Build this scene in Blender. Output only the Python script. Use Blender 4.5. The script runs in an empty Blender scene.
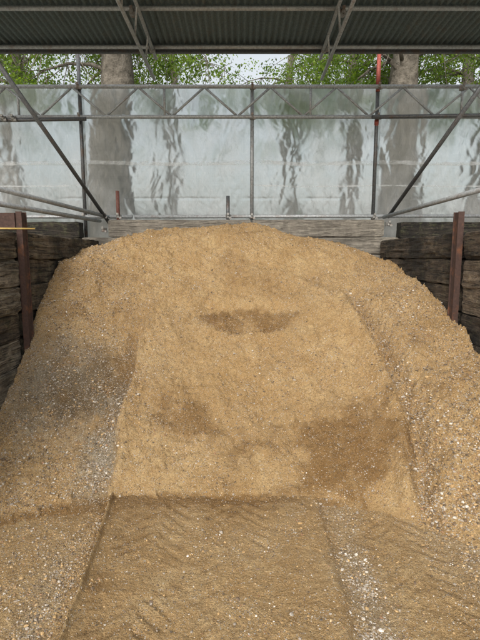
import bpy, math, random
import numpy as np
random.seed(4); rng=np.random.default_rng(7)
C=bpy.context.scene.collection
sc=bpy.context.scene
# ------------------------------------------------------------ camera numbers
TH=math.radians(8.0); F=462.0; CAM=np.array([0,0,1.7])
def ray(px,py):
    u=(px-240)/F; v=(320-py)/F
    return np.array([u, math.cos(TH)+v*math.sin(TH), -math.sin(TH)+v*math.cos(TH)])
def P(px,py,Y):
    d=ray(px,py); return CAM+d*(Y/d[1])
def G(px,py,z=0.0):
    d=ray(px,py); p=CAM+d*((z-1.7)/d[2]); return p
# ------------------------------------------------------------ noise
_perm=rng.permutation(512); _perm=np.concatenate([_perm,_perm,_perm])
_ang=rng.random(512)*2*np.pi; _gx=np.cos(_ang); _gy=np.sin(_ang)
def pn(x,y,seed=0):
    x=np.asarray(x,float)+seed*17.31; y=np.asarray(y,float)+seed*9.77
    xi=np.floor(x).astype(int); yi=np.floor(y).astype(int); xf=x-xi; yf=y-yi
    u=xf*xf*xf*(xf*(xf*6-15)+10); v=yf*yf*yf*(yf*(yf*6-15)+10)
    def g(a,b,dx,dy):
        h=_perm[(_perm[a&511]+b)&511]; return _gx[h]*dx+_gy[h]*dy
    n00=g(xi,yi,xf,yf); n10=g(xi+1,yi,xf-1,yf); n01=g(xi,yi+1,xf,yf-1); n11=g(xi+1,yi+1,xf-1,yf-1)
    return (n00*(1-u)+n10*u)*(1-v)+(n01*(1-u)+n11*u)*v
def fbm(x,y,o=4,seed=0,gain=.5):
    s=0;a=1;f=1
    for k in range(o):
        s=s+a*pn(x*f,y*f,seed+k); a*=gain; f*=2.03
    return s
def ss(a,b,x):
    t=np.clip((x-a)/(b-a),0,1); return t*t*(3-2*t)
# ------------------------------------------------------------ object helpers
def np_mesh(name,v,f,mat,parent=None,smooth=True,attrs=None,cols=None):
    v=np.asarray(v,np.float32); f=np.asarray(f,np.int32)
    if parent is not None:
        v=v-np.array(origin_of(parent),np.float32)
    me=bpy.data.meshes.new(name)
    me.vertices.add(len(v)); me.vertices.foreach_set('co',v.ravel())
    k=f.shape[1]
    me.loops.add(f.size); me.loops.foreach_set('vertex_index',f.ravel())
    me.polygons.add(len(f)); me.polygons.foreach_set('loop_start',np.arange(0,f.size,k,dtype=np.int32))
    me.polygons.foreach_set('loop_total',np.full(len(f),k,np.int32))
    me.polygons.foreach_set('use_smooth',np.full(len(f),smooth,bool))
    me.update(calc_edges=True); me.validate()
    for n,a in (attrs or {}).items():
        at=me.attributes.new(n,'FLOAT','POINT'); at.data.foreach_set('value',np.asarray(a,np.float32).ravel())
    if cols is not None:
        at=me.attributes.new('tint','FLOAT_COLOR','POINT')
        c=np.ones((len(v),4),np.float32); c[:,:3]=cols; at.data.foreach_set('color',c.ravel())
    me.materials.append(mat)
    o=bpy.data.objects.new(name,me); C.objects.link(o)
    if parent is not None: o.parent=parent
    return o
def origin_of(o):
    p=np.zeros(3)
    while o is not None:
        p=p+np.array(o.location); o=o.parent
    return p
class MB:
    def __init__(s): s.v=[]; s.f=[]
    def add(s,v,f):
        b=len(s.v); s.v+= [tuple(map(float,q)) for q in v]; s.f+=[tuple(i+b for i in q) for q in f]; return s
    def box(s,c,h,rot=None):
        c=np.array(c,float); vs=[]
        for i in (-1,1):
            for j in (-1,1):
                for k in (-1,1):
                    q=np.array([i*h[0],j*h[1],k*h[2]])
                    if rot is not None: q=rot@q
                    vs.append(c+q)
        return s.add(vs,[(0,1,3,2),(4,6,7,5),(0,4,5,1),(2,3,7,6),(0,2,6,4),(1,5,7,3)])
    def tube(s,a,b,r,n=14,r2=None,inner=True):
        a=np.array(a,float); b=np.array(b,float); r2=r if r2 is None else r2
        d=(b-a)/np.linalg.norm(b-a); u=np.cross(d,[0,0,1.0])
        if np.linalg.norm(u)<1e-3: u=np.cross(d,[1.0,0,0])
        u/=np.linalg.norm(u); w=np.cross(d,u); vs=[]
        for p,rr in ((a,r),(b,r2)):
            for k in range(n):
                t=2*math.pi*k/n; vs.append(p+(u*math.cos(t)+w*math.sin(t))*rr)
        fs=[(k,(k+1)%n,n+(k+1)%n,n+k) for k in range(n)]
        if inner:   # open pipe end: a recessed bore
            for p,rr,s0,dd in ((a,r,0,d),(b,r2,n,-d)):
                base=len(vs)
                for k in range(n):
                    t=2*math.pi*k/n; vs.append(p+(u*math.cos(t)+w*math.sin(t))*rr*.84)
                for k in range(n):
                    t=2*math.pi*k/n; vs.append(p+dd*.08+(u*math.cos(t)+w*math.sin(t))*rr*.84)
                for k in range(n):
                    k2=(k+1)%n
                    fs.append((s0+k,s0+k2,base+k2,base+k)); fs.append((base+k,base+k2,base+n+k2,base+n+k))
        else:
            fs.append(tuple(range(n))); fs.append(tuple(range(n,2*n)))
        return s.add(vs,fs)
    def build(s,name,mat,parent=None,smooth=False):
        me=bpy.data.meshes.new(name)
        o0=origin_of(parent) if parent is not None else np.zeros(3)
        me.from_pydata([tuple(np.array(q)-o0) for q in s.v],[],s.f); me.update()
        import bmesh
        bm=bmesh.new(); bm.from_mesh(me); bmesh.ops.recalc_face_normals(bm,faces=bm.faces); bm.to_mesh(me); bm.free()
        if smooth:
            for p in me.polygons: p.use_smooth = len(p.vertices)==4
        me.materials.append(mat)
        o=bpy.data.objects.new(name,me); C.objects.link(o)
        if parent is not None: o.parent=parent
        return o
def tag(o,label,cat,group=None):
    o['label']=label; o['category']=cat
    if group: o['group']=group
    return o
def empty(name,loc,label,cat,group=None):
    o=bpy.data.objects.new(name,None); o.location=loc; o.empty_display_size=.2; C.objects.link(o)
    return tag(o,label,cat,group)
# ------------------------------------------------------------ materials
def newmat(name):
    m=bpy.data.materials.new(name); m.use_nodes=True; nt=m.node_tree
    for n in list(nt.nodes): nt.nodes.remove(n)
    out=nt.nodes.new('ShaderNodeOutputMaterial'); b=nt.nodes.new('ShaderNodeBsdfPrincipled')
    nt.links.new(b.outputs[0],out.inputs[0]); return m,nt,b,out
class NT:
    def __init__(s,nt): s.nt=nt; s.l=nt.links
    def n(s,t,**k):
        q=s.nt.nodes.new(t)
        for a,b in k.items(): setattr(q,a,b)
        return q
    def coord(s,scale=(1,1,1)):
        t=s.n('ShaderNodeTexCoord'); m=s.n('ShaderNodeMapping'); m.inputs['Scale'].default_value=scale
        s.l.new(t.outputs['Object'],m.inputs[0]); return m.outputs[0]
    def noise(s,co,scale,detail=4,rough=.6,dist=0):
        q=s.n('ShaderNodeTexNoise'); q.inputs['Scale'].default_value=scale; q.inputs['Detail'].default_value=detail
        q.inputs['Roughness'].default_value=rough; q.inputs['Distortion'].default_value=dist
        s.l.new(co,q.inputs['Vector']); return q.outputs['Fac']
    def vor(s,co,scale,feature='F1'):
        q=s.n('ShaderNodeTexVoronoi'); q.feature=feature; q.inputs['Scale'].default_value=scale; s.l.new(co,q.inputs['Vector']); return q
    def ramp(s,fac,pts):
        q=s.n('ShaderNodeValToRGB'); e=q.color_ramp.elements
        while len(e)<len(pts): e.new(.5)
        for i,(p,c) in enumerate(pts):
            e[i].position=p; e[i].color=(c,c,c,1) if not hasattr(c,'__len__') else (*c,1)
        s.l.new(fac,q.inputs[0]); return q.outputs[0]
    def mix(s,fac,a,b,mode='MIX'):
        q=s.n('ShaderNodeMix',data_type='RGBA',blend_type=mode)
        for v,i in ((fac,0),(a,6),(b,7)):
            if hasattr(v,'is_output') : s.l.new(v,q.inputs[i])
            elif i==0: q.inputs[0].default_value=v
            else: q.inputs[i].default_value=(*v,1)
        return q.outputs[2]
    def math(s,op,a,b=0.0,clamp=False):
        q=s.n('ShaderNodeMath',operation=op,use_clamp=clamp)
        for v,i in ((a,0),(b,1)):
            if hasattr(v,'is_output'): s.l.new(v,q.inputs[i])
            else: q.inputs[i].default_value=v
        return q.outputs[0]
    def bump(s,h,strength,dist,normal=None):
        q=s.n('ShaderNodeBump'); q.inputs['Strength'].default_value=strength; q.inputs['Distance'].default_value=dist
        s.l.new(h,q.inputs['Height'])
        if normal: s.l.new(normal,q.inputs['Normal'])
        return q.outputs[0]
    def attr(s,name):
        q=s.n('ShaderNodeAttribute'); q.attribute_name=name; return q
def sand_mat(name,gain=1.0):
    m,nt,b,out=newmat(name); N=NT(nt); co=N.coord()
    S=lambda *c: tuple(min(.9,x*gain) for x in c)
    big=N.noise(co,1.9,6,.66,.5); mid=N.noise(co,11,5,.65); fine=N.noise(co,80,4,.7); vf=N.noise(co,300,2,.6)
    c=N.mix(N.ramp(big,[(.40,0.),(.60,1.)]),S(.475,.302,.128),S(.600,.415,.203))
    c=N.mix(N.ramp(mid,[(.38,.70),(.58,0.)]),c,S(.410,.246,.096))
    c=N.mix(N.ramp(fine,[(.34,.75),(.52,0.)]),c,S(.235,.137,.053))
    c=N.mix(N.ramp(vf,[(.54,0.),(.68,.7)]),c,S(.77,.61,.39))
    c=N.mix(N.ramp(vf,[(.32,.65),(.44,0.)]),c,S(.155,.094,.042))
    v=N.vor(co,125); g=N.attr('grav').outputs['Fac']; w=N.attr('wet_dark').outputs['Fac']
    sep=N.n('ShaderNodeSeparateColor'); nt.links.new(v.outputs['Color'],sep.inputs[0])
    thr=N.math('SUBTRACT',.92,N.math('MULTIPLY',g,.40))
    isp=N.math('GREATER_THAN',sep.outputs[0],thr)
    inside=N.math('LESS_THAN',v.outputs['Distance'],.40)
    pm=N.math('MULTIPLY',isp,inside)
    pc=N.ramp(sep.outputs[1],[(0.,(.12,.095,.07)),(.35,(.33,.25,.16)),(.6,(.47,.41,.33)),(.9,(.68,.63,.56))])
    mn=N.math('ADD',N.math('MULTIPLY',N.math('SUBTRACT',mid,.5),1.6),N.math('MULTIPLY',N.math('SUBTRACT',fine,.5),1.0))
    wetdark_n=N.math('ADD',w,mn,True)
    wetdark_m=N.math('MULTIPLY',N.ramp(wetdark_n,[(.26,0.),(.60,1.)]),N.ramp(w,[(0.0,0.),(.14,1.)]))
    c=N.mix(N.math('MULTIPLY',wetdark_m,.84),c,N.mix(1.0,c,(.52,.45,.37),'MULTIPLY'))
    gry=N.attr('grey').outputs['Fac']
    c=N.mix(gry,c,N.mix(1.0,c,(.68,.83,1.18),'MULTIPLY'))
    c=N.mix(pm,c,pc)
    nt.links.new(c,b.inputs['Base Color'])
    b.inputs['Roughness'].default_value=.92; b.inputs['Specular IOR Level'].default_value=.2
    h=N.math('ADD',N.math('MULTIPLY',fine,.8),N.math('MULTIPLY',vf,.3)); h=N.math('ADD',h,N.math('MULTIPLY',pm,.25)); h=N.math('ADD',h,N.math('MULTIPLY',mid,.8))
    nt.links.new(N.bump(h,1.0,.028),b.inputs['Normal'])
    return m
def tint_mat(name,rough=.8):
    m,nt,b,out=newmat(name); N=NT(nt); a=N.attr('tint'); co=N.coord()
    c=N.mix(N.ramp(N.noise(co,160,3),[(.40,.5),(.60,0.)]),a.outputs['Color'],(.33,.215,.11))
    nt.links.new(c,b.inputs['Base Color']); b.inputs['Roughness'].default_value=rough; return m
def wood_mat(name,dark,light,moss=.3,axis=1,damp=0.5,crack=1.0,bd=.045):
    m,nt,b,out=newmat(name); N=NT(nt)
    s=[14,14,14]; s[axis]=.9; co=N.coord(tuple(s)); co1=N.coord()
    s2=[26,26,26]; s2[axis]=1.3; cc=N.coord(tuple(s2))
    g=N.noise(co,1.6,7,.68,.6); g2=N.noise(cc,2.6,3,.6,1.2); big=N.noise(co1,2.6,5,.7); md=N.noise(co1,14,6,.75)
    c=N.mix(N.ramp(g,[(.32,0.),(.66,1.)]),dark,light)
    c=N.mix(N.ramp(md,[(.50,0.),(.70,.55)]),c,tuple(min(.6,x*1.7) for x in light))
    c=N.mix(N.ramp(g2,[(.34,crack),(.42,0.)]),c,tuple(x*.15 for x in dark))
    c=N.mix(N.ramp(big,[(.40,damp),(.58,0.)]),c,tuple(x*.4 for x in dark))
    c=N.mix(N.math('MULTIPLY',N.ramp(md,[(.5,0.),(.66,1.)]),moss),c,(.10,.12,.045))
    nt.links.new(c,b.inputs['Base Color']); b.inputs['Roughness'].default_value=.88
    h=N.math('ADD',g,N.math('MULTIPLY',N.ramp(g2,[(.36,0.),(.46,1.)]),.7*crack)); h=N.math('ADD',h,N.math('MULTIPLY',md,.7))
    nt.links.new(N.bump(h,1.0,bd),b.inputs['Normal']); return m
def metal_mat(name,base,rust=(.20,.08,.035),amount=.3,metallic=.55,rough=.5):
    m,nt,b,out=newmat(name); N=NT(nt); co=N.coord()
    a=N.noise(co,7,6,.75); d=N.noise(co,40,4,.7)
    c=N.mix(N.ramp(d,[(.3,0.),(.7,1.)]),tuple(x*.6 for x in base),tuple(min(1,x*1.25) for x in base))
    rm=N.math('MULTIPLY',N.ramp(a,[(.52,0.),(.64,1.)]),amount)
    c=N.mix(rm,c,rust); nt.links.new(c,b.inputs['Base Color'])
    b.inputs['Metallic'].default_value=metallic; b.inputs['Roughness'].default_value=rough
    nt.links.new(N.bump(d,.5,.004),b.inputs['Normal']); return m
M={}
M['sand']=sand_mat('sandy ballast'); M['ground']=sand_mat('compacted sandy ground',1.02)
M['stone']=tint_mat('mixed pebbles')
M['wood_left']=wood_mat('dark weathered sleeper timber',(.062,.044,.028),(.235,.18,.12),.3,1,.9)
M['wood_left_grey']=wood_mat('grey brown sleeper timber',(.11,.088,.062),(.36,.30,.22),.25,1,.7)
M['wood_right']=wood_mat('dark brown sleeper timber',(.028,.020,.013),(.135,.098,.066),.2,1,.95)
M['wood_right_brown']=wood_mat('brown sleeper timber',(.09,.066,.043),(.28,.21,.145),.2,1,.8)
M['wood_back']=wood_mat('pale grey sleeper timber',(.165,.145,.118),(.275,.248,.205),.10,0,.45,.5,.02)
M['wood_back_dark']=wood_mat('dark back timber',(.02,.016,.012),(.07,.055,.04),.4,0,.8)  # very dark timber for the back walls of the next bays
M['rust']=metal_mat('rusty steel',(.062,.034,.026),(.15,.060,.028),.9,.1,.9)
M['galv']=metal_mat('galvanised tube',(.40,.415,.42),(.22,.15,.11),.4,.4,.5)
M['galvdark']=metal_mat('dull dark tube',(.14,.145,.15),(.16,.09,.05),.5)
M['red']=metal_mat('worn red paint',(.30,.065,.045),(.18,.09,.06),.7,.1,.6)
M['rustred']=metal_mat('red brown tube',(.16,.065,.05),(.10,.045,.03),.6,.2,.7)
M['coupler']=metal_mat('coupler steel',(.30,.29,.27),(.22,.11,.06),.8,.4,.6)
M['roof']=metal_mat('dark green grey corrugated sheet',(.11,.145,.147),(.12,.12,.10),.4,.1,.7)
M['roof2']=metal_mat('duller corrugated sheet',(.12,.152,.15),(.14,.12,.095),.5,.1,.7)
M['stick']=wood_mat('yellow wood',(.35,.22,.05),(.5,.35,.12),.0,0,.1,.1,.003)
# plastic sheeting
def sheet_mat():
    m,nt,b,out=newmat('reinforced translucent plastic sheeting'); N=NT(nt); co=N.coord()
    st=N.coord((1.6,1,.9)); bl=N.noise(st,1.4,6,.62,.7); fn=N.noise(co,9,6,.72,.8); sk=N.noise(N.coord((8,1,2.2)),1.5,6,.68,1.6)
    c=N.mix(N.ramp(bl,[(.40,0.),(.60,1.)]),(.58,.64,.66),(.88,.91,.93))
    c=N.mix(N.ramp(sk,[(.56,0.),(.70,.8)]),c,(.97,.98,.99))  # brightness of the creases painted in as pale and dark streaks
    c=N.mix(N.ramp(sk,[(.32,.6),(.46,0.)]),c,(.48,.53,.54))
    c=N.mix(N.ramp(fn,[(.28,.5),(.42,0.)]),c,(.42,.46,.45))
    tc=N.n('ShaderNodeTexCoord'); sx=N.n('ShaderNodeSeparateXYZ'); nt.links.new(tc.outputs['Object'],sx.inputs[0])
    def thread(o):
        return N.math('LESS_THAN',N.math('FRACT',N.math('MULTIPLY',o,70.0)),.16)
    th=N.math('MAXIMUM',thread(sx.outputs[0]),thread(sx.outputs[2]))
    c=N.mix(N.math('MULTIPLY',th,.3),c,(.97,.98,.98))
    dif=N.n('ShaderNodeBsdfDiffuse'); tr=N.n('ShaderNodeBsdfTranslucent'); gl=N.n('ShaderNodeBsdfGlossy'); tp=N.n('ShaderNodeBsdfRefraction')
    gl.inputs['Roughness'].default_value=.22; gl.inputs['Color'].default_value=(.93,.95,.97,1)
    tp.inputs['IOR'].default_value=1.16; tp.inputs['Roughness'].default_value=.34
    nt.links.new(c,dif.inputs[0]); nt.links.new(c,tr.inputs[0]); nt.links.new(N.mix(.55,(.95,.97,.98),c),tp.inputs[0])
    bp=N.bump(N.math('ADD',N.math('ADD',fn,N.math('MULTIPLY',sk,1.4)),N.math('MULTIPLY',bl,1.2)),.8,.06)
    for q in (dif,tr,gl): nt.links.new(bp,q.inputs['Normal'])
    def mx(f,a,bb):
        q=N.n('ShaderNodeMixShader')
        if hasattr(f,'is_output'): nt.links.new(f,q.inputs[0])
        else: q.inputs[0].default_value=f
        nt.links.new(a.outputs[0],q.inputs[1]); nt.links.new(bb.outputs[0],q.inputs[2]); return q
    a=mx(.60,dif,tr); a=mx(.13,a,gl)
    tf=N.math('ADD',.50,N.math('MULTIPLY',N.ramp(bl,[(.40,1.),(.60,0.)]),.22))
    a=mx(tf,a,tp); nt.links.new(a.outputs[0],out.inputs[0]); nt.nodes.remove(b); return m
M['sheet']=sheet_mat()
def simple_noise(name,c1,c2,scale,rough=.9,bump=.5,dist=.02):
    m,nt,b,out=newmat(name); N=NT(nt); co=N.coord(); a=N.noise(co,scale,6,.65)
    nt.links.new(N.mix(N.ramp(a,[(.35,0.),(.65,1.)]),c1,c2),b.inputs['Base Color']); b.inputs['Roughness'].default_value=rough
    nt.links.new(N.bump(a,bump,dist),b.inputs['Normal']); return m
def seam_mat():
    m,nt,b,out=newmat('translucent welded band'); N=NT(nt); co=N.coord((3,1,3)); a=N.noise(co,2.2,5,.7)
    tr=N.n('ShaderNodeBsdfTranslucent'); df=N.n('ShaderNodeBsdfDiffuse'); tp=N.n('ShaderNodeBsdfTransparent')
    for q in (tr,df): q.inputs[0].default_value=(.97,.98,.99,1)
    q=N.n('ShaderNodeMixShader'); q.inputs[0].default_value=.5; nt.links.new(df.outputs[0],q.inputs[1]); nt.links.new(tr.outputs[0],q.inputs[2])
    z=N.n('ShaderNodeMixShader'); nt.links.new(N.ramp(a,[(.38,.35),(.62,.88)]),z.inputs[0]); nt.links.new(q.outputs[0],z.inputs[1]); nt.links.new(tp.outputs[0],z.inputs[2])
    nt.links.new(z.outputs[0],out.inputs[0]); nt.nodes.remove(b); return m
M['seam']=seam_mat()
M['yard']=simple_noise('yard earth',(.22,.20,.15),(.36,.33,.26),3)
M['bark']=simple_noise('grey brown bark',(.075,.065,.050),(.215,.19,.155),7,.95,1.0,.08)
def leaf_mat():
    m,nt,b,out=newmat('leaf green'); N=NT(nt); a=N.attr('tint')
    tr=N.n('ShaderNodeBsdfTranslucent'); nt.links.new(a.outputs['Color'],b.inputs['Base Color']); b.inputs['Roughness'].default_value=.55
    nt.links.new(N.mix(1.0,a.outputs['Color'],(2.3,2.2,.7),'MULTIPLY'),tr.inputs[0])
    q=N.n('ShaderNodeMixShader'); q.inputs[0].default_value=.5
    nt.links.new(b.outputs[0],q.inputs[1]); nt.links.new(tr.outputs[0],q.inputs[2]); nt.links.new(q.outputs[0],out.inputs[0]); return m
M['leaf']=leaf_mat()
# ------------------------------------------------------------ heap surface
W=1.94
cp=[(-1.53,2.75,0),(-1.0,2.98,0),(-.5,3.03,0),(0,3.03,0),(.6,3.0,0),(1.0,2.9,0.0),(1.4,2.48,0),(1.94,2.15,.05),(-1.94,2.62,0),
 (0,2.6,-.22),(-1,2.55,-.22),(.8,2.45,-.22),(1.6,1.8,-.22),(-1.9,2.2,-.2),
 (0,3.6,.37),(-.7,3.6,.37),(.7,3.6,.40),(1.3,3.3,.45),
 (0,4.56,1.03),(-.8,4.5,1.02),(.8,4.5,1.08),(0,5.3,1.58),(-.9,5.2,1.55),(.9,5.2,1.50),
 (-1.94,3.7,.53),(-1.94,4.0,.78),(-1.94,4.3,1.08),(-1.94,4.7,1.47),(-1.94,5.4,1.68),(-1.94,6.0,1.72),
 (1.94,3.0,.52),(1.94,3.8,.97),(1.94,4.3,1.22),(1.94,5.0,1.42),(1.94,5.9,1.58),
 (-1.2,5.9,1.99),(-.6,5.9,2.04),(.2,5.9,2.05),(.7,5.9,1.95),(1.36,5.9,1.80),(-1.7,5.9,1.82),
 (-1.2,6.5,1.92),(-.2,6.5,1.98),(.7,6.5,1.90),(1.4,6.5,1.74),(1.94,6.5,1.5),(-1.94,6.5,1.65)]
cp=np.array(cp); n=len(cp)
def phi(r2): return .5*r2*np.log(r2+1e-9)
A=np.zeros((n+3,n+3)); d2=((cp[:,None,:2]-cp[None,:,:2])**2).sum(-1)
A[:n,:n]=phi(d2)+np.eye(n)*.010; A[:n,n]=1; A[:n,n+1:]=cp[:,:2]; A[n,:n]=1; A[n+1:,:n]=cp[:,:2].T
wt=np.linalg.solve(A,np.concatenate([cp[:,2],np.zeros(3)]))
def base(x,y):
    x=np.asarray(x,float); y=np.asarray(y,float); s=wt[n]+wt[n+1]*x+wt[n+2]*y
    for i in range(n): s=s+wt[i]*phi((x-cp[i,0])**2+(y-cp[i,1])**2)
    return s
def hit(px,py):
    d=ray(px,py); t=np.linspace(1.5,9,1500); q=CAM[None]+t[:,None]*d[None]
    z=np.maximum(base(q[:,0],q[:,1]),0); k=np.argmax(q[:,2]<z)
    return q[k] if (q[:,2]<z).any() else q[-1]
def hl(pts): return np.array([hit(*p)[:2] for p in pts])
scar=hl([(150,300),(146,325),(136,352),(131,385),(121,420),(117,455),(112,492)])
rch=hl([(345,285),(366,315),(388,345),(405,378),(416,412),(423,450),(428,505)])
lip=hl([(196,304),(220,304),(250,305),(280,305),(304,306)])
low=hl([(200,330),(225,335),(255,336),(285,333),(302,328)])
arc=hl([(178,300),(200,280),(240,268),(290,272),(325,290),(345,312)])
ter=hl([(60,330),(90,316),(130,308),(165,300)])
def alongy(pts,x,y,wob=.03):
    o=np.argsort(pts[:,1]); ys=pts[o,1]; xs=pts[o,0]
    s=x-np.interp(y,ys,xs)-wob*fbm(x*4,y*4,3,5)-.012*fbm(x*18,y*18,2,6); wdw=ss(ys[0]-.05,ys[0]+.15,y)*(1-ss(ys[-1]-.5,ys[-1]+.1,y)); return s,wdw
def alongx(pts,x,y,wb=.05):
    o=np.argsort(pts[:,0]); xs=pts[o,0]; ys=pts[o,1]
    s=y-np.interp(x,xs,ys)-wb*fbm(x*4,y*4,3,15)-.015*fbm(x*15,y*15,2,16); wdw=ss(xs[0]-.1,xs[0]+.2,x)*(1-ss(xs[-1]-.2,xs[-1]+.1,x)); return s,wdw
def heap(x,y):
    z=base(x,y)
    s,w=alongy(scar,x,y,.03)
    z=z+w*(.085*np.tanh(s/.025)*np.exp(-np.abs(s)/.40)+.026*np.exp(-(s/.045)**2))
    s,w=alongy(rch,x,y)
    z=z+w*(-.11*np.exp(-(s/.07)**2)+.075*np.exp(-((s+.14)/.065)**2)+.045*np.exp(-((s-.16)/.08)**2))
    s,w=alongx(lip,x,y,.02)
    z=z+w*(.050*np.tanh(s/.03)*np.exp(-np.abs(s)/.16))
    s,w=alongx(low,x,y,.02)
    z=z+w*(.030*np.exp(-((s+.03)/.05)**2))
    s,w=alongx(arc,x,y)
    z=z+w*(.034*np.tanh(-s/.05)*np.exp(-np.abs(s)/.3))
    s,w=alongx(ter,x,y)
    z=z+w*(.040*np.tanh(-s/.05)*np.exp(-np.abs(s)/.3))
    fade=ss(-.05,.25,z)
    rr=ss(1.0,1.7,x)*.5+ss(1.0,1.6,-x)*.4
    z=z+fade*(.065*fbm(x*1.3,y*1.3,3,2)+.038*fbm(x*4.4,y*3.6,4,3)*(1+rr)+.019*fbm(x*20,y*18,3,4,.6)*(1+rr)+.010*fbm(x*48,y*48,2,8)*(1+rr))
    rid=np.abs(pn(x*7,y*2.2,31)); z=z+fade*.024*(rid-.25)
    cl=np.maximum(0,pn(x*26,y*26,33)-.26); z=z+fade*.06*cl
    z=z+.08*np.maximum(0,pn(x*19,y*19,35)-.10)*np.exp(-((z-.02)/.05)**2)*(1-ss(.4,.9,x))
    return z
gs=.0085
xs=np.arange(-W+.004,W,gs); ys=np.arange(1.7,6.50,gs)
X,Y=np.meshgrid(xs,ys); Z=heap(X,Y)
def patch(x,y,px,py,rx,ry,pw=1.5,wp=1.0):
    c=hit(px,py); e=hit(px+rx,py); f=hit(px,py-ry)
    ax=abs(e[0]-c[0])+1e-3; ay=abs(f[1]-c[1])+1e-3
    x=x+.10*wp*fbm(x*3,y*3,4,41); y=y+.14*wp*fbm(x*3,y*3,4,44)
    x=x+.035*fbm(x*14,y*14,3,46); y=y+.045*fbm(x*14,y*14,3,48)
    d=((x-c[0])/ax)**2+((y-c[1])/ay)**2
    return np.exp(-d**pw*.7)
wet_dark=np.zeros_like(X)
for a in [(352,456,66,36,.95,1.8,1),(325,490,50,14,.7,1.5,1),(395,440,28,12,.6,1.5,1),(172,418,34,24,.70,1.5,.7),(250,321,50,13,.80,2.8,.3),(76,384,54,40,.66,1.8,1),(126,372,12,50,.7,1.5,.3),(110,300,55,25,.38,1.5,1),(300,290,60,16,.28,1.5,1),(420,330,25,22,.38,1.5,1),(385,400,30,20,.28,1.5,1),(70,280,30,15,.3,1.5,1),(230,440,50,14,.25,1.5,1)]:
    wet_dark=np.maximum(wet_dark,a[4]*patch(X,Y,*a[:4],a[5],a[6]))
wet_dark=wet_dark*(.88+.8*fbm(X*3.5,Y*3.5,4,40))+.32*ss(-.1,.5,fbm(X*1.7,Y*1.7,4,50))
s,w=alongy(scar,X,Y,.03); wet_dark=wet_dark*(1-.85*w*ss(-.02,.03,s)*ss(.35,.1,np.abs(s)))
wet_dark=np.maximum(wet_dark,.75*(1-ss(.0,.05,Z))*(1-ss(.5,1.0,X)))
wet_dark=np.clip(wet_dark,0,1)
grey=np.clip(1.0*patch(X,Y,75,385,56,44)+1.0*patch(X,Y,102,450,18,52)+.4*patch(X,Y,30,400,30,50),0,1)*ss(-.7,.0,fbm(X*4,Y*4,3,60))
grey=np.clip(grey*(1-.9*w*ss(-.03,.02,s)),0,1)
strk=w*np.exp(-((s+.085)/.065)**2)*(1-ss(3.75,4.15,Y)); grav=.95*strk; pale=strk.copy()
grav=np.maximum(grav,.9*patch(X,Y,102,450,16,52)*(s<.02)); pale=np.maximum(pale,.8*patch(X,Y,100,455,20,52))
grav=np.maximum(grav,.5*patch(X,Y,60,475,60,36)); grav=np.maximum(grav,.4*patch(X,Y,90,330,60,60)); grav=np.maximum(grav,.7*patch(X,Y,75,380,55,40)); pale=np.maximum(pale,.55*patch(X,Y,80,365,60,40))
s,w=alongy(rch,X,Y); rs=np.exp(-((s-.02)/.075)**2)*(1-ss(4.6,5.1,Y)); grav=np.maximum(grav,1.0*rs); pale=np.maximum(pale,.3*rs)
wet_dark=np.maximum(wet_dark,.42*rs)
grav=np.maximum(grav,.60*ss(0,.25,s)*(1-ss(2.8,3.7,Y))); grav=np.maximum(grav,.42*ss(1.1,1.6,X)*(1-ss(4.8,5.8,Y))); grav=np.maximum(grav,.45*ss(1.1,1.6,-X))
grav=np.clip(grav*(.8+1.1*(fbm(X*5,Y*5,3,70)+.15))+.32+.32*fbm(X*2.2,Y*2.2,3,75),.08,1)
def grid_faces(ny,nx,keep=None):
    i=np.arange(ny*nx).reshape(ny,nx); f=np.stack([i[:-1,:-1],i[:-1,1:],i[1:,1:],i[1:,:-1]],-1).reshape(-1,4)
    if keep is not None: f=f[keep]
    return f
def compact(v,f,attrs):
    u,inv=np.unique(f,return_inverse=True); return v[u],inv.reshape(f.shape),{k:a.ravel()[u] for k,a in attrs.items()}
keep=(np.maximum(np.maximum(Z[:-1,:-1],Z[1:,1:]),np.maximum(Z[1:,:-1],Z[:-1,1:]))>-.05).ravel()
f=grid_faces(*X.shape,keep); v=np.stack([X,Y,Z],-1).reshape(-1,3)
v,f,at=compact(v,f,{'wet_dark':wet_dark,'grav':grav,'grey':grey})
pile=np_mesh('sand_pile',v,f,M['sand'],attrs=at)
tag(pile,'large heap of damp tan sandy ballast filling the timber bay','sand pile')
# ------------------------------------------------------------ foreground ground
track=np.array([G(112,497)[:2],G(103,525)[:2],G(88,570)[:2],G(62,640)[:2],G(38,700)[:2]])
rtr=np.array([G(318,500)[:2],G(332,550)[:2],G(348,610)[:2],G(366,700)[:2]])
def gnd(x,y):
    z=.010*fbm(x*1.5,y*1.5,3,80)+.007*fbm(x*9,y*9,4,81,.6)+.004*fbm(x*40,y*40,3,82,.6)
    o=np.argsort(track[:,1]); s=x-np.interp(y,track[o,1],track[o,0])-.008*fbm(x*6,y*6,2,83)
    z=z+.032*np.tanh(s/.008)*np.exp(-np.abs(s)/.5)+.045*np.exp(-((s-.004)/.016)**2)*(1+.35*pn(x*9,y*9,89))
    o=np.argsort(rtr[:,1]); s2=x-np.interp(y,rtr[o,1],rtr[o,0])-.02*fbm(x*6,y*6,2,84)
    z=z-.020*np.tanh(s2/.02)*np.exp(-np.abs(s2)/.4)
    for cx in (-.52,-.02,.98):   # pressed tyre lanes with chevron cleat prints
        u=(x-cx)/.205; m=np.exp(-u**8); ph=(y+np.abs(x-cx)*.85+.006*pn(x*8,y*8,88))/.105
        c=ss(.15,.55,np.sin(ph*2*np.pi))*ss(.02,.05,np.abs(x-cx)); z=z-.0080*m*c*ss(-.28,.15,fbm(x*2.5,y*2.5,2,86+cx))-.006*m
    return z
gx=np.arange(-2.9,2.9,.0075); gy=np.arange(-.2,3.35,.0075)
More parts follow.
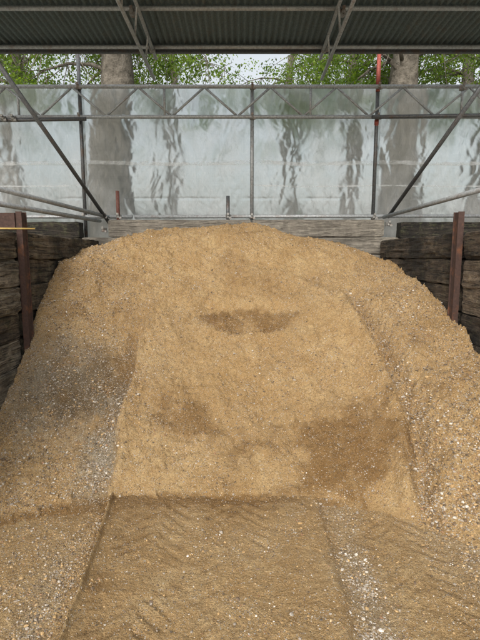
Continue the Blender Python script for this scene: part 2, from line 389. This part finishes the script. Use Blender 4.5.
GX,GY=np.meshgrid(gx,gy); GZ=gnd(GX,GY)
edge=ss(0,.3,GX+2.9)*ss(0,.3,2.9-GX)*ss(0,.3,GY+.2)*ss(0,.08,3.35-GY); GZ=GZ*edge-.05*(1-edge)
gwet_shade=.08+.30*fbm(GX*1.8,GY*1.8,4,90)
cr=3.03-GY+.04*fbm(GX*4,GY*4,3,91)
gwet_shade=np.maximum(gwet_shade,.75*np.exp(-(cr/.13)**2)*(1-ss(.2,.9,GX)))
gwet_shade=np.maximum(gwet_shade,.40*np.exp(-(cr/.33)**2)*(1-ss(.5,1.3,GX)))
o=np.argsort(track[:,1]); s=GX-np.interp(GY,track[o,1],track[o,0])-.008*fbm(GX*6,GY*6,2,83)
gwet_shade=gwet_shade+.20*ss(.02,.05,s)*ss(.5,.1,s)
gwet_shade=gwet_shade*(1-.8*np.exp(-((s-.004)/.016)**2))
gwet_shade=np.maximum(gwet_shade,.7*np.exp(-((s+.026)/.016)**2))  # shadow painted along the left foot of the track ridge, mixed with damp
gg=.24+.28*fbm(GX*3,GY*3,3,92)+.20*(1-ss(-.15,0.,s))+.35*np.exp(-((s+.06)/.05)**2)
for cx in (-.52,-.02,.98):
    m_=np.exp(-((GX-cx)/.205)**8); ph=(GY+np.abs(GX-cx)*.85+.006*pn(GX*8,GY*8,88))/.105
    gwet_shade=gwet_shade+.16*m_*ss(.15,.55,np.sin(ph*2*np.pi))*ss(-.28,.15,fbm(GX*2.5,GY*2.5,2,86+cx))  # pressed chevrons made darker than the lane around them
o=np.argsort(rtr[:,1]); s2=GX-np.interp(GY,rtr[o,1],rtr[o,0])
strip=np.exp(-(((s2-.11-.05*fbm(GX*4,GY*4,3,94)))/.105)**2)*(1-.55*ss(2.25,2.7,GY)); s2w=strip.copy()
strip=np.maximum(strip,.6*ss(.9,1.4,GX)*ss(1.6,2.2,GY)); strip=np.maximum(strip,.75*np.exp(-((s+.18)/.10)**2)*(1-ss(2.2,2.8,GY)))
gg=np.clip(gg+.58*strip*(.8+1.2*fbm(GX*6,GY*6,3,93)),.03,1); gwet_shade=np.clip(gwet_shade-.25*strip,0,1)
f=grid_faces(*GX.shape); v=np.stack([GX,GY,GZ],-1).reshape(-1,3)
sg=np_mesh('sandy_ground',v,f,M['ground'],attrs={'wet_dark':gwet_shade.ravel(),'grav':gg.ravel(),'grey':(.06+.5*strip).ravel()})
sg['kind']='structure'
R=220
yg=np_mesh('ground',np.array([(-R,-R,-.06),(R,-R,-.06),(R,R,-.06),(-R,R,-.06)]),np.array([(0,1,2,3)]),M['yard']); yg['kind']='structure'
# ------------------------------------------------------------ pebbles
t=(1+5**.5)/2
IV=np.array([(-1,t,0),(1,t,0),(-1,-t,0),(1,-t,0),(0,-1,t),(0,1,t),(0,-1,-t),(0,1,-t),(t,0,-1),(t,0,1),(-t,0,-1),(-t,0,1)],float); IV/=np.linalg.norm(IV[0])
IF=np.array([(0,11,5),(0,5,1),(0,1,7),(0,7,10),(0,10,11),(1,5,9),(5,11,4),(11,10,2),(10,7,6),(7,1,8),(3,9,4),(3,4,2),(3,2,6),(3,6,8),(3,8,9),(4,9,5),(2,4,11),(6,2,10),(8,6,7),(9,8,1)])
def pebbles(name,XX,YY,ZZ,GR,WT,PL,N,parent,ymin,zfloor,smin=.002,smed=.0034,area=None,power=1.5,big=None):
    p=np.clip(GR,0,1)**power*(ZZ>zfloor)*(YY>ymin)
    if area is not None: p=p*area
    p=p.ravel(); p/=p.sum(); idx=rng.choice(p.size,N,p=p)
    x=XX.ravel()[idx]+(rng.random(N)-.5)*gs; y=YY.ravel()[idx]+(rng.random(N)-.5)*gs; z=ZZ.ravel()[idx]
    r=smed*np.exp(rng.normal(0,.48,N)); r*=.85+.3*GR.ravel()[idx]
    if big is not None: r*=1+.35*big.ravel()[idx]
    r=np.clip(r,smin,.012)
    S=np.stack([r*rng.uniform(.8,1.35,N),r*rng.uniform(.75,1.1,N),r*rng.uniform(.45,.8,N)],-1)
    v=IV[None]*(1+rng.normal(0,.13,(N,12,1)))*S[:,None,:]
    a=rng.random(N)*2*np.pi; b=rng.normal(0,.5,N); ca,sa,cb,sb=np.cos(a)[:,None],np.sin(a)[:,None],np.cos(b)[:,None],np.sin(b)[:,None]
    vx,vy,vz=v[...,0],v[...,1],v[...,2]; vy,vz=vy*cb-vz*sb,vy*sb+vz*cb; vx,vy=vx*ca-vy*sa,vx*sa+vy*ca
    vv=np.stack([vx+x[:,None],vy+y[:,None],vz+z[:,None]+r[:,None]*rng.uniform(-.2,.22,(N,1))],-1).reshape(-1,3)
    ff=(IF[None]+np.arange(N)[:,None,None]*12).reshape(-1,3)
    pal=np.array([(.50,.335,.155),(.42,.27,.115),(.30,.20,.105),(.14,.10,.07),(.075,.062,.05),(.33,.295,.25),(.46,.425,.37),(.68,.64,.57),(.28,.15,.08),(.56,.41,.23)])
    pw=np.array([.17,.14,.11,.13,.11,.11,.09,.07,.04,.03]); ci=rng.choice(len(pal),N,p=pw/pw.sum())
    isp=rng.random(N)<PL.ravel()[idx]*.6; ci=np.where(isp,rng.choice([4,5,5,6,6,7],N),ci)
    c=pal[ci]*rng.uniform(.75,1.15,(N,1))
    c=c*(1-.25*WT.ravel()[idx][:,None])
    return np_mesh(name,vv,ff,M['stone'],parent,smooth=False,cols=np.repeat(c,12,0))
bigm=ss(1.0,1.4,X)*(1-ss(3.2,4.0,Y))
g1=pebbles('gravel',X,Y,Z,grav,wet_dark,pale,84000,pile,1.7,0.0,big=bigm,power=1.25); g1['kind']='stuff'; g1['label']='loose pebbles scattered over the heap'
g2=pebbles('gravel',GX,GY,GZ,gg,gwet_shade,np.clip(.8*s2w+.4*strip+.05,0,1),23000,sg,1.45,-.05,smed=.0030,area=(np.abs(GX)<1.75)&(GY<3.1),power=1.6); g2['kind']='stuff'
# ------------------------------------------------------------ timber bay walls
HC=.2375
def sleeper(axis,a0,a1,c,hw,hh,seed,rough=1.0):
    nst=max(8,int((a1-a0)/.035)); prof=[]
    bv=.010
    for (sx,sz) in ((1,1),(-1,1),(-1,-1),(1,-1)):
        px,pz=sx*hw,sz*hh
        if sx*sz>0: prof+=[(px,pz-sz*bv),(px-sx*bv,pz)]
        else: prof+=[(px-sx*bv,pz),(px,pz-sz*bv)]
    pr=[]
    for i in range(8):
        p,q=prof[i],prof[(i+1)%8]; pr.append(p)
        if math.dist(p,q)>.06:
            for k in range(1,8): pr.append((p[0]+(q[0]-p[0])*k/8,p[1]+(q[1]-p[1])*k/8))
    m=len(pr); I=np.arange(nst+1); U=a0+(a1-a0)*I/nst; J=np.arange(m)
    UU,JJ=np.meshgrid(U,J,indexing='ij')
    d=.022*np.abs(pn(UU*1.3,JJ*.45+seed*3.1,seed))+.024*np.maximum(0,pn(UU*5,JJ*.6+seed,seed+1))+.014*np.abs(pn(UU*2.2,JJ*1.7,seed+2))
    d+=.045*np.maximum(0,pn(UU*3,seed*5.1+(JJ//9)*3.3,9))*np.isin(JJ%9,(0,1,8)); d*=rough
    d[0]+=.012; d[-1]+=.012
    A_=np.array(pr); L=np.hypot(A_[:,0],A_[:,1])[None]; k=1-d/L
    a=A_[None,:,0]*k+c[0]; b=A_[None,:,1]*k+c[1]+.010*rough*pn(UU*1.1,seed*7.7,3)
    vs=np.stack([a,UU,b] if axis=='y' else [UU,a,b],-1).reshape(-1,3)
    fs=[(i*m+j,i*m+(j+1)%m,(i+1)*m+(j+1)%m,(i+1)*m+j) for i in range(nst) for j in range(m)]
    fs.append(tuple(range(m))); fs.append(tuple(nst*m+j for j in range(m)))
    mb=MB(); mb.add(vs,fs); return mb
YP=4.15
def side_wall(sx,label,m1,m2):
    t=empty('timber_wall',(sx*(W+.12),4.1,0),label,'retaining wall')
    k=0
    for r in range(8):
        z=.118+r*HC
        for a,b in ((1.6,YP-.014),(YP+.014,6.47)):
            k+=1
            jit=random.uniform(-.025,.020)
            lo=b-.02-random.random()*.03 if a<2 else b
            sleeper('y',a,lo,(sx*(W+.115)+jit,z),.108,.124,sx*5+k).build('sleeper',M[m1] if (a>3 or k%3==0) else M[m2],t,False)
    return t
side_wall(-1,'weathered brown stacked timber wall on the left side of the bay','wood_left','wood_left_grey')  # rear sleepers in the darker timber, shadow there put into its colour
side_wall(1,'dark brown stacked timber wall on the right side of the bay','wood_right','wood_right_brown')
bw=empty('timber_wall',(0,6.6,0),'pale grey horizontal timber wall behind the crest of the heap','retaining wall')
for r in range(9):
    z=.122+r*.2432
    if r==8: segs=[(-1.83,.15),(.17,2.0)]
    elif r%2: segs=[(-2.2,-.6),(-.58,2.2)]
    else: segs=[(-2.2,1.0),(1.02,2.2)]
    for a,b in segs: sleeper('x',a,b,(6.63,z),.11,.122,60+r*3+int(a),.5).build('sleeper',M['wood_back'],bw,False)
for sx,lab in ((-1,'dark timber wall of the next bay, behind the left wall'),(1,'dark timber wall of the next bay, behind the right wall')):
    t=empty('timber_wall',(sx*3.4,6.6,0),lab,'retaining wall')
    for r in range(9):
        z=.118+r*.2405; a,b=sorted((sx*2.24,sx*5.2)); sleeper('x',a,b,(6.64,z),.11,.1215,90+r+sx*20).build('sleeper',M['wood_back_dark'],t,False)
# steel posts
def post(sx,h,label):
    t=empty('steel_post',(sx*1.93,YP,0),label,'post'); m=MB(); hw=.026; cx=sx*1.925
    m.box((cx,YP-.045,h/2),(hw,.005,h/2)); m.build('front_flange',M['rust'],t)
    m=MB(); m.box((cx,YP+.045,h/2),(hw,.005,h/2)); m.build('rear_flange',M['rust'],t)
    m=MB(); m.box((cx-sx*.012,YP,h/2-.003),(.005,.0395,h/2-.003)); m.build('web',M['rust'],t)
    return t
pl=post(-1,2.075,'rusty brown steel post standing against the left timber wall')
m=MB(); m.box((-2.095,YP-.02,1.990),(.142,.045,.072)); m.build('head_bracket',M['rust'],pl)
post(1,2.075,'rusty brown steel post standing against the right timber wall')
m=MB(); m.tube((-2.30,3.94,1.922),(-1.77,4.06,1.925),.009,8,.007,inner=False)
tag(m.build('yellow_rod',M['stick'],None,True),'thin yellow rod lying across the top of the left timber wall by its steel post','rod')
# ------------------------------------------------------------ scaffold
YS=6.86; TR=.0255
scf=empty('scaffold_frame',(0,YS,0),'galvanised scaffold frame of tubes, braces and lattice beam behind the heap','scaffold')
def T(name,a,b,mat='galv',r=TR,parent=None):
    m=MB(); m.tube(a,b,r); return m.build(name,M[mat],parent or scf,True)
def coup(p,axis,parent,mat='coupler'):
    p=np.array(p,float); ax=np.array(axis,float); ax/=np.linalg.norm(ax); m=MB()
    m.tube(p-ax*.028,p+ax*.028,.037,10,inner=False)
    m.tube(p-ax*.022+np.array([0,-.035,0]),p+ax*.022+np.array([0,-.035,0]),.022,8,inner=False)
    m.tube(p+np.array([.0,-.07,.03]),p+np.array([.0,-.02,.03]),.009,6,inner=False)
    m.box(p+np.array([0,-.07,.03]),(.015,.008,.015)); m.box(p+np.array([.03,-.03,-.02]),(.018,.016,.014))
    return m.build('coupler',M[mat],parent)
def vtube(px,py0,py1,mat='galv',dy=0.,name='standard'):
    a=P(px,py0,YS+dy); b=P(px,py1,YS+dy); x=(P(px,(py0+py1)/2,YS+dy))[0]
    return T(name,(x,YS+dy,a[2]),(x,YS+dy,b[2]),mat),x
zT=P(240,88,YS)[2]; zB=P(240,118,YS)[2]; zL=P(240,217,YS)[2]
s1,x1=vtube(82,52,240,'galvdark'); s2,x2=vtube(252,86,224); s3,x3=vtube(376,52,222,'galvdark')
a=P(378,54,YS)[2]; b=P(378,92,YS)[2]
m=MB(); m.tube((x3,YS,b),(x3,YS,a),TR+.003); m.build('red_sleeve',M['red'],s3,True)
m=MB(); m.tube((x3,YS,zB-.09),(x3,YS,zB-.03),TR+.005); m.build('red_sleeve',M['red'],s3,True)
for xx in (-3.9,3.9): T('standard',(xx,YS,-.05),(xx,YS,4.2),'galv')
for xx in (-3.3,3.3):
    T('standard',(xx,3.95,-.05),(xx,3.95,4.40),'galv')
led=T('ledger',(-3.95,YS-.052,zL),(-1.55,YS-.052,zL),'galv'); led2=T('ledger',(-1.52,YS-.052,zL),(3.95,YS-.052,zL+.01),'galv')
lb=MB(); lb.tube((-3.95,YS-.055,zT),(3.95,YS-.055,zT),TR); lb=lb.build('lattice_beam',M['galv'],scf,True)
m=MB(); m.tube((-3.95,YS-.055,zB),(3.95,YS-.055,zB),TR); m.build('bottom_chord',M['galv'],lb,True)
step=.46; x=-3.7; up=True; k=0
while x<3.7:
    zz0,zz1=(zB+.02,zT-.02) if up else (zT-.02,zB+.02)
    m=MB(); m.tube((x,YS-.055,zz0),(x+step-.03,YS-.055,zz1),.016,10,inner=False); m.build('lacing_bar',M['galv'],lb,True)
    x+=step; up=not up; k+=1
for px in (165,310,460,20):
    xx=P(px,103,YS)[0]; m=MB(); m.tube((xx,YS-.055,zB),(xx,YS-.055,zT),.018,10,inner=False); m.build('upright_bar',M['galv'],lb,True)
for xx,st in ((x1,s1),(x2,s2),(x3,s3)):
    for zz in (zL,zB,zT): coup((xx,YS-.03,zz),(0,0,1),st)
T('ledger',P(-60,121,YS-.12),P(86,119,YS-.12),'galvdark'); T('ledger',P(372,117,YS-.12),P(560,114,YS-.12),'galvdark')
for px in (4,14): coup(P(px,119,YS-.14),(1,0,0),scf)
coup(P(462,88,YS-.14),(0,0,1),scf)
z0,z1=P(118,224,YS-.1)[2],P(118,191,YS-.1)[2]; xx=P(118,205,YS-.1)[0]
q=T('stub_tube',(xx,YS-.105,z0),(xx,YS-.105,z1),'rustred'); coup((xx,YS-.08,zL),(0,0,1),q)
z0,z1=P(228,227,YS-.1)[2],P(228,196,YS-.1)[2]; xx=P(228,205,YS-.1)[0]
q=T('stub_tube',(xx,YS-.105,z0),(xx,YS-.105,z1),'galvdark'); coup((xx,YS-.08,zL),(0,0,1),q)
def ext(a,b,k): a=np.array(a); b=np.array(b); return b+(b-a)*k
a=P(110,224,6.75); b=P(0,66,4.9); q=T('brace',a,ext(a,b,.25),'galvdark'); coup(P(104,216,6.66),(1,0,0),q)
a=P(388,217,6.75); b=P(480,88,5.2); q=T('brace',a,ext(a,b,.3),'galvdark')
a=P(108,217,6.78); b=P(0,189,4.5); T('side_rail',a,ext(a,b,.3),'galv')
a=P(100,221,6.72); b=P(0,204,4.4); T('side_rail',a,ext(a,b,.3),'galv')
a=P(384,217,6.78); b=P(480,190,4.5); T('side_rail',a,ext(a,b,.3),'galv')
for px,py in ((104,230),(388,224)): coup(P(px,py,6.62),(0,0,1),scf)
# ------------------------------------------------------------ roof
ZR0=4.385; YR0=6.50; YR1=3.9; SL=.045
def zr(y): return ZR0+(YR0-y)*SL
roof=empty('canopy_roof',(0,YR0,ZR0),'dark corrugated metal roof held on scaffold tubes above the bay','roof')
wd=1.0; k=0; x0=-4.0
while x0<3.95:
    nx=int(wd*1.0/.0095)+8; px_=np.linspace(x0-.03,x0+wd+.03,nx); lift=.004*(k%2)
    py_=np.linspace(YR1,YR0,8); PX,PY=np.meshgrid(px_,py_)
    PZ=zr(PY)+.015*np.sin(PX*2*np.pi/.0762)+lift+.004*pn(PX*1.2,PY*1.2,k)
    f=grid_faces(*PX.shape); v=np.stack([PX,PY+.012*math.sin(k*2.1),PZ],-1).reshape(-1,3)
    o=np_mesh('corrugated_sheet',v,f,M['roof'] if k%3 else M['roof2'],roof)
    sm=o.modifiers.new('thick','SOLIDIFY'); sm.thickness=.0015
    x0+=wd; k+=1
zp=lambda y: zr(y)-.015-.006-TR
for y in (6.36,5.50,4.7,4.05):
    T('purlin',(-4.0,y,zp(y)),(4.0,y,zp(y)),'galv',TR,roof)
m=MB(); m.box((0,YR0-.03,zr(YR0)-.046),(4.0,.020,.026)); m.build('eaves_trim',M['galvdark'],roof)
for px in (154,322):
    b=P(px,80,6.75); X0=b[0]
    rf=T('rafter',(X0,6.78,b[2]+.02),(X0-.02,3.95,zp(3.95)-.25),'galv',.021,roof)
    dx=.10 if px<200 else -.09
    T('rafter',(X0+dx*.6,6.6,zp(6.3)-.050),(X0+dx,3.95,zp(3.95)-.050),'galv',.021,roof)
    for y in (6.2,5.6,5.0,4.4):
        zl=b[2]+.02+(6.78-y)/(2.83)*((zp(3.95)-.25)-(b[2]+.02))
        m=MB(); m.tube((X0,y,zl),(X0+dx*.8,y-.25,zp(y-.25)-.052),.012,8,inner=False); m.build('lacing_bar',M['galv'],rf,True)
    coup((X0,5.50,zp(5.50)-.05),(0,1,0),rf); coup((X0+dx*.5,6.36,zp(6.36)-.03),(0,1,0),rf)
# ------------------------------------------------------------ sheeting
pans=[(-130,86,'translucent plastic sheet hanging left of the left upright tube'),(80,254,'translucent plastic sheet hanging between the left and the middle upright tubes'),
      (250,380,'translucent plastic sheet hanging between the middle and the right upright tubes'),(374,600,'translucent plastic sheet hanging right of the red topped upright tube')]
for k,(pa,pb,lab) in enumerate(pans):
    yy=YS+.085+.014*(k%2); xa=P(pa,150,yy)[0]; xb=P(pb,150,yy)[0]; za=P(240,87,yy)[2]; zb=1.95
    nx=int((xb-xa)/.013); nz=170; U=np.linspace(xa,xb,nx); V=np.linspace(zb,za,nz)
    zc=P(240,163,yy)[2]
    def offs(UU,VV):
        tt=(VV-zb)/(za-zb)
        wv=UU+.06*fbm(UU*3,VV*3,2,130)
        off=.040*fbm(UU*2.2,VV*.9,3,100+k)+.044*np.abs(pn(wv*4.5+VV*.8,VV*1.0,110+k))+.020*np.abs(pn(wv*8-VV*3.2,VV*2.6,115+k))+.010*np.abs(pn(wv*13+VV*9,VV*8,117+k))+.012*np.sin(UU*2*np.pi/.33+3*pn(UU,VV,5))*ss(.75,1,tt)
        off+=.010*np.exp(-((VV-zc)/.02)**2)-.012*np.exp(-((VV-zc+.5)/.015)**2)*ss(0,.3,pn(UU*1.3,UU*0+k,8)+.15)
        return np.clip(off,-.04,.09)*.85
    UU,VV=np.meshgrid(U,V); tt=(VV-zb)/(za-zb)
    VV2=VV-ss(.9,1,tt)*(.02*np.abs(np.sin(UU*np.pi/.5)))
    o=np_mesh('plastic_sheet',np.stack([UU,yy+offs(UU,VV),VV2],-1).reshape(-1,3),grid_faces(*UU.shape),M['sheet'])
    tag(o,lab,'plastic sheet')
    for zz,hw in ((zc,.026),(zc-.33,.011)):
        if zz!=zc and k in (1,): continue
        V2=np.linspace(-hw,hw,4); U2,D2=np.meshgrid(U[1:-1],V2)
        sag=.03*np.sin((U2-xa)/(xb-xa)*np.pi)*(1 if zz==zc else .7)+.012*pn(U2*3,U2*0,7+k)
        ZZ=zz-sag+.02+D2*(1+.8*pn(U2*6,U2*0,9))
        o2=np_mesh('seam_tape',np.stack([U2,yy+offs(U2,ZZ)-.006,ZZ],-1).reshape(-1,3),grid_faces(*U2.shape),M['seam'],o)
# ------------------------------------------------------------ trees
def blob_leaves(centres,N,size,cols):
    ci=rng.integers(0,len(centres),N); c=centres[ci]
    d=rng.normal(0,1,(N,3)); d/=np.linalg.norm(d,axis=1)[:,None]; r=rng.random(N)**.5
    p=c[:,:3]+d*r[:,None]*c[:,3:4]*np.array([1,1,.75])
    a=rng.normal(0,1,(N,3)); a[:,2]-=.6; a/=np.linalg.norm(a,axis=1)[:,None]
    b=np.cross(a,rng.normal(0,1,(N,3))); b/=np.linalg.norm(b,axis=1)[:,None]
    L=size*rng.uniform(.6,1.3,N)[:,None]
    nrm=np.cross(a,b)
    v=np.stack([p-a*L*.5,p+b*L*.32+nrm*L*.08,p+a*L*.5,p-b*L*.32+nrm*L*.08],1).reshape(-1,3)
    f=np.arange(N*4).reshape(-1,4)
    shade=rng.uniform(.6,1.4,(len(centres),1))[ci]*rng.uniform(.8,1.2,(N,1))
    cc=np.array(cols)[rng.integers(0,len(cols),N)]*shade
    return v,f,np.repeat(cc,4,0)
def tree(x,y,h,r,label,leafn,crown_z,spread,size=.070,cols=((.095,.16,.025),(.13,.195,.03),(.065,.115,.02)),lean=0,clear=None):
    t=empty('tree',(x,y,0),label,'tree','trees behind the sheeting'); m=MB(); segs=14; H=h*.85; pts=[]
    ns=20; rings=[]
    for i in range(ns+1):
        u=i/ns; rr=r*(1-.62*u)*(1+.35*math.exp(-u*14)); c=(x+lean*u+.1*math.sin(u*5+x),y+.08*math.sin(u*4),u*H)
        pts.append((c,rr)); rings.append([(c[0]+rr*math.cos(2*math.pi*k/segs)*(1+.07*math.sin(3*k+i)),c[1]+rr*math.sin(2*math.pi*k/segs)*(1+.07*math.cos(2*k)),c[2]) for k in range(segs)])
    vs=[q for rg in rings for q in rg]; fs=[(i*segs+k,i*segs+(k+1)%segs,(i+1)*segs+(k+1)%segs,(i+1)*segs+k) for i in range(ns) for k in range(segs)]
    m.add(vs,fs)
    cents=[]
    for i in range(16):
        (c,rr)=pts[random.randint(15,ns)]; c=np.array(c); a=random.random()*2*math.pi; ln=random.uniform(.5,1)*spread
        p=c.copy(); d=np.array([math.cos(a),math.sin(a),random.uniform(.1,.7)]); rr=min(rr,.18)
        for s in range(4):
            q=p+d*ln/4+np.array([0,0,-.07*s*ln]); m.tube(p,q,rr*.30*(1-s*.22),7,rr*.30*(1-(s+1)*.22),inner=False); p=q
            if s>0:
                for kk in range(3):
                    o=np.random.default_rng(i*31+s*7+kk).normal(0,.45,3); o[2]-=.35; cents.append((*(p+o),random.uniform(.25,.50)))
                    m.tube(p,p+o,.010,5,.004,inner=False)
    m.build('trunk',M['bark'],t,True)
    for i in range(30):
        a=random.random()*6.283; rd=spread*math.sqrt(random.random()); cents.append((x+rd*math.cos(a),y+rd*.8*math.sin(a),crown_z+(h-crown_z)*random.random()**1.5,random.uniform(.3,.55)))
    def ok(c):
        if c[1]<7.9: return False
        if clear and c[1]<clear[1] and abs(c[0]/c[1]-clear[0]/clear[1])<.10+c[3]*.06 and c[2]<6.6: return False
        return c[2]-c[3]>3.6
    cents=np.array([c for c in cents if ok(c)])
    v,f,cc=blob_leaves(cents,leafn,size,cols); np_mesh('crown',v,f,M['leaf'],t,smooth=False,cols=cc)
    return t
def atx(px,Y): return P(px,70,Y)[0]
tree(atx(113,10.2),10.2,8.5,.60,'thick trunked tree seen under the left part of the roof edge',12000,5.1,2.3,clear=(atx(113,10.2),10.3))
tree(atx(401,10.4),10.4,8.5,.54,'thick trunked tree seen behind the red topped upright tube',12000,5.1,2.3,clear=(atx(401,10.4),10.5))
tree(atx(350,12.5),12.5,8.5,.26,'slender tree just left of the right thick trunk',12000,5.2,2.0)
tree(atx(20,12.0),12.0,8.5,.28,'leafy tree at the far left behind the sheeting',16000,4.8,2.2)
tree(atx(172,14.5),14.5,9,.22,'thin distant tree to the right of the left thick trunk',6000,5.8,1.8)
tree(atx(290,15.0),15.0,9,.24,'thin distant tree behind the middle of the sheeting',8000,5.8,1.8)
tree(atx(470,12.2),12.2,8.5,.3,'leafy tree at the far right behind the sheeting',16000,4.7,2.2)
cents=np.array([(random.uniform(-11,11),random.uniform(16.5,19),random.uniform(.3,2.3)+.6*math.sin(i*.7),random.uniform(.6,.9)) for i in range(110)])
v,f,cc=blob_leaves(cents,12000,.18,((.07,.12,.03),(.05,.09,.025),(.10,.15,.04)))
hd=np_mesh('hedge',v,f,M['leaf'],None,smooth=False,cols=cc); hd['kind']='stuff'; tag(hd,'dense green hedge in the distance behind the sheeting and tree trunks','hedge')
# ------------------------------------------------------------ light
w=bpy.data.worlds.new('World'); sc.world=w; w.use_nodes=True; nt=w.node_tree
bg=nt.nodes['Background']; sky=nt.nodes.new('ShaderNodeTexSky'); sky.sky_type='NISHITA'; sky.sun_disc=False
EL=math.radians(36); AZ=math.radians(196)
sky.sun_elevation=EL; sky.sun_rotation=AZ; sky.air_density=1.6; sky.dust_density=5.0; sky.ozone_density=1.0
hs=nt.nodes.new('ShaderNodeHueSaturation'); hs.inputs['Saturation'].default_value=.28; hs.inputs['Value'].default_value=1.45
nt.links.new(sky.outputs[0],hs.inputs['Color']); nt.links.new(hs.outputs[0],bg.inputs[0]); bg.inputs[1].default_value=.15
sd=bpy.data.lights.new('sun','SUN'); sd.energy=1.25; sd.angle=math.radians(16); sd.color=(1,.98,.94)
so=bpy.data.objects.new('sun',sd); C.objects.link(so)
from mathutils import Vector
dirv=Vector((math.sin(AZ)*math.cos(EL),math.cos(AZ)*math.cos(EL),math.sin(EL)))
so.rotation_euler=dirv.to_track_quat('Z','Y').to_euler(); so.location=(0,-5,12)
sc.view_settings.view_transform='Standard'; sc.view_settings.look='None'; sc.view_settings.exposure=0
# ------------------------------------------------------------ camera
cd=bpy.data.cameras.new('camera'); cam=bpy.data.objects.new('camera',cd); C.objects.link(cam)
cam.location=(0,0,1.7); cam.rotation_euler=(math.radians(90)-TH,0,0)
cd.sensor_fit='VERTICAL'; cd.angle_y=2*math.atan(320/F); cd.clip_end=600; cd.clip_start=.05
sc.camera=cam
